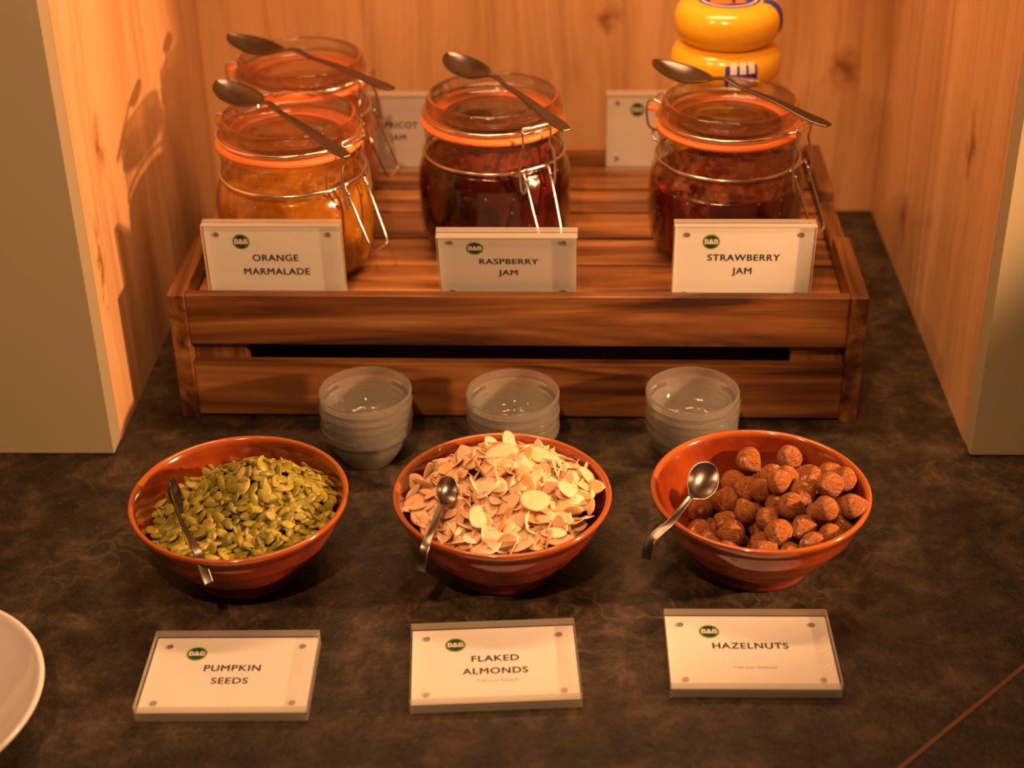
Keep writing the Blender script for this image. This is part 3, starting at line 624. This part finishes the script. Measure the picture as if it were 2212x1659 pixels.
# hazelnuts: settle spheres in the bowl, gravity tipped a little to pile them to the far right
def settle(n=72):
    r = rng.uniform(0.0070, 0.0086, n); p = np.column_stack([rng.uniform(-.02, .035, n), rng.uniform(-.03, .03, n), 0.02 + np.arange(n)*0.0012])
    g = np.array([0.30, -0.06, -1.0]); g /= np.linalg.norm(g)
    zt = np.linspace(0.0065, 0.12, 60); rt = np.array([inner_r(z) if z < 0.05 else 0.0612+(z-0.05)*0.0 for z in zt])
    for it in range(900):
        st = 0.0011*(1 - it/1000)
        p += g*st
        for _ in range(3):
            d = p[:, None]-p[None]; L = np.sqrt((d**2).sum(-1)) + np.eye(n); ov = np.clip(r[:, None]+r[None]-L, 0, None); np.fill_diagonal(ov, 0)
            p += 0.42*(d/L[..., None]*ov[..., None]).sum(1).clip(-0.003, 0.003)
            # bowl as a sphere-like profile: nearest wall sample
            R_ = np.sqrt(p[:, 0]**2+p[:, 1]**2)+1e-9
            dx = R_[:, None]-rt[None]; dz = p[:, 2][:, None]-zt[None]; D = np.sqrt(dx**2+dz**2); k = D.argmin(1)
            inside = R_ < np.interp(p[:, 2], zt, rt)
            low = p[:, 2] < 0.0065
            dd = D[np.arange(n), k]; pen = np.where(inside & ~low, r-dd, r+dd); pen = np.clip(pen, 0, 0.004)
            nx = -(rt[k]-R_)/(dd+1e-9); nz = (p[:, 2]-zt[k])/(dd+1e-9)
            sg = np.where(inside & ~low, 1, -1)
            p[:, 0] += p[:, 0]/R_*nx*sg*pen; p[:, 1] += p[:, 1]/R_*nx*sg*pen; p[:, 2] += nz*sg*pen
            p[:, 2] = np.maximum(p[:, 2], 0.0065+r*0.98)
    return p, r
hp, hr = settle()
def nut_mesh(seed):
    rs = np.random.RandomState(seed); bm = bmesh.new(); bmesh.ops.create_uvsphere(bm, u_segments=20, v_segments=12, radius=1.0); ph = rs.uniform(0, 6, 3)
    for v in bm.verts:
        a = math.atan2(v.co.y, v.co.x); z = v.co.z; rad = 1 + 0.025*math.sin(3*a+ph[0]) + 0.02*math.sin(7*a+ph[1])
        v.co.x *= rad*0.98; v.co.y *= rad*(0.94)
        if z > 0: v.co.z = z*0.96 + 0.26*max(0, z)**7; f = 1-0.14*z*z; v.co.x *= f; v.co.y *= f
        else: v.co.z = z*0.86
    me = bpy.data.meshes.new('hazelnut'); bm.to_mesh(me); bm.free(); me.polygons.foreach_set('use_smooth', [True]*len(me.polygons)); me.materials.append(M['nut']); return me
nm = [nut_mesh(i) for i in range(4)]
for i in range(len(hr)):
    o = bpy.data.objects.new('hazelnut', nm[i % 4]); COL.objects.link(o)
    o.location = (B[2][0]+hp[i, 0], B[2][1]+hp[i, 1], hp[i, 2]+0.0004); s = hr[i]; o.scale = (s, s, s); o.rotation_euler = tuple(rng.uniform(0, 6, 3))
    tag(o, 'round brown hazelnut piled in the bowl behind the HAZELNUTS sign', 'nut', 'hazelnuts in the bowl')

# ------------------------------------------------------------------ cheeses
def cheese(z, r, h, x, y, label, rot=0.0):
    prof = [(0, 0), (r*0.70, 0.0), (r*0.86, h*0.08), (r*0.97, h*0.27), (r, h*0.5), (r*0.97, h*0.74), (r*0.86, h*0.92), (r*0.66, h), (0, h*1.0)]
    P = [tuple(p) for p in smooth_prof(prof, 4)]; P[0] = (0, 0); P[-1] = (0, h)
    o = link('cheese_wheel', lathe_bm(P, 64), M['wax']); o.location = (x, y, z); o.rotation_euler = (0, 0, rot); tag(o, label, 'cheese', 'yellow cheese wheels stacked at the back'); return o, P
CX, CY, cz = 0.4165, 0.2455, DZ+0.0002
cr_ = 0.0405; hh = 0.0280
labs = ['small yellow waxed cheese wheel at the foot of the stack', 'small yellow waxed cheese wheel, second from the bottom of the stack', 'small yellow waxed cheese wheel, third from the bottom of the stack', 'small yellow cheese wheel with a blue crowned side label, just under the top one', 'topmost small yellow cheese wheel with a round blue label']
cw = []
for i in range(5):
    h = 0.0285 if i < 3 else (0.029 if i == 3 else 0.030)
    h = [0.0180, 0.0220, 0.0230, 0.0310, 0.0300][i] if False else [0.0295, 0.0298, 0.0300, 0.0302, 0.0295][i]
    o, P = cheese(cz, [0.0395, 0.0395, 0.0395, 0.0405, 0.0388][i], h, CX, CY, labs[i]); cw.append((o, P, cz, h)); cz += h + 0.0001
def onwheel(P, zrel_list, ang_list, eps=0.0003):
    """grid patch hugging the lathe profile"""
    bm = bmesh.new(); Z = [p[1] for p in P]; Rr = [p[0] for p in P]; rows = []
    for s in zrel_list:
        row = []
        k = s*(len(P)-1); i = int(min(k, len(P)-2)); f = k-i; r = Rr[i]*(1-f)+Rr[i+1]*f; z = Z[i]*(1-f)+Z[i+1]*f
        dr = Rr[i+1]-Rr[i]; dz = Z[i+1]-Z[i]; L = math.hypot(dr, dz) or 1
        for a in ang_list: row.append(bm.verts.new(((r+eps*dz/L)*math.sin(a), -(r+eps*dz/L)*math.cos(a), z-eps*dr/L)))
        rows.append(row)
    for a, b in zip(rows[:-1], rows[1:]):
        for j in range(len(a)-1): bm.faces.new((a[j], a[j+1], b[j+1], b[j]))
    return bm
top, P, z0, h = cw[4]
a = link('round_label', disc_bm(0.0225, h, h+0.0004), M['blue'], top, smooth=False)
rg = link('label_ring', lathe_bm([(0.0188, h+0.0004), (0.0205, h+0.0004), (0.0205, h+0.0006), (0.0188, h+0.0006)], 48, closed=True), M['white'], a, smooth=False)
for (dx, dy, r_) in ((-0.005, -0.008, 0.0075), (0.006, -0.0085, 0.0045)):
    q = link('label_motif', disc_bm(r_, h+0.0004, h+0.0007, 16), M['redor'], a, smooth=False); q.location = (dx, dy, 0); q.scale = (1.25, 0.75, 1)
rb = link('ribbon', onwheel(P, np.linspace(1-0.12, 0.42, 14), np.linspace(R(66), R(86), 6), 0.0005), M['blue'], top)
link('ribbon_end', onwheel(P, np.linspace(0.42, 0.36, 3), np.linspace(R(71), R(82), 4), 0.0005), M['white'], rb)
mid, P, z0, h = cw[3]
sl = link('side_label', onwheel(P, np.linspace(0.30, 0.64, 10), np.linspace(R(-6), R(28), 10), 0.0004), M['blue'], mid)
# white crown points over a white wavy band
bm = onwheel(P, np.linspace(0.38, 0.47, 3), np.linspace(R(-2), R(26), 10), 0.0007); link('label_band', bm, M['white'], sl)
for c_ in (2.5, 12, 21.5):
    bmq = bmesh.new(); bm2 = onwheel(P, np.linspace(0.54, 0.68, 5), np.linspace(R(c_-3.4), R(c_+3.4), 5), 0.0007); bmq.free()
    link('crown_point', bm2, M['white'], sl)

# ------------------------------------------------------------------ plate
pr = [(0, 0.0035), (0.035, 0.0030), (0.038, 0.0), (0.042, 0.0), (0.043, 0.0030), (0.062, 0.0120), (0.078, 0.0255), (0.0825, 0.0300), (0.0828, 0.0312), (0.0815, 0.0318), (0.0795, 0.0312), (0.0740, 0.0255), (0.060, 0.0150), (0.045, 0.0080), (0.030, 0.0065), (0, 0.0060)]
o = link('plate', lathe_bm([tuple(p) for p in smooth_prof(pr, 3)], 96), M['china']); o.location = (-0.0509, -0.2736, 0.0002)
tag(o, 'deep white china plate cut by the picture edge left of the pumpkin sign', 'plate')
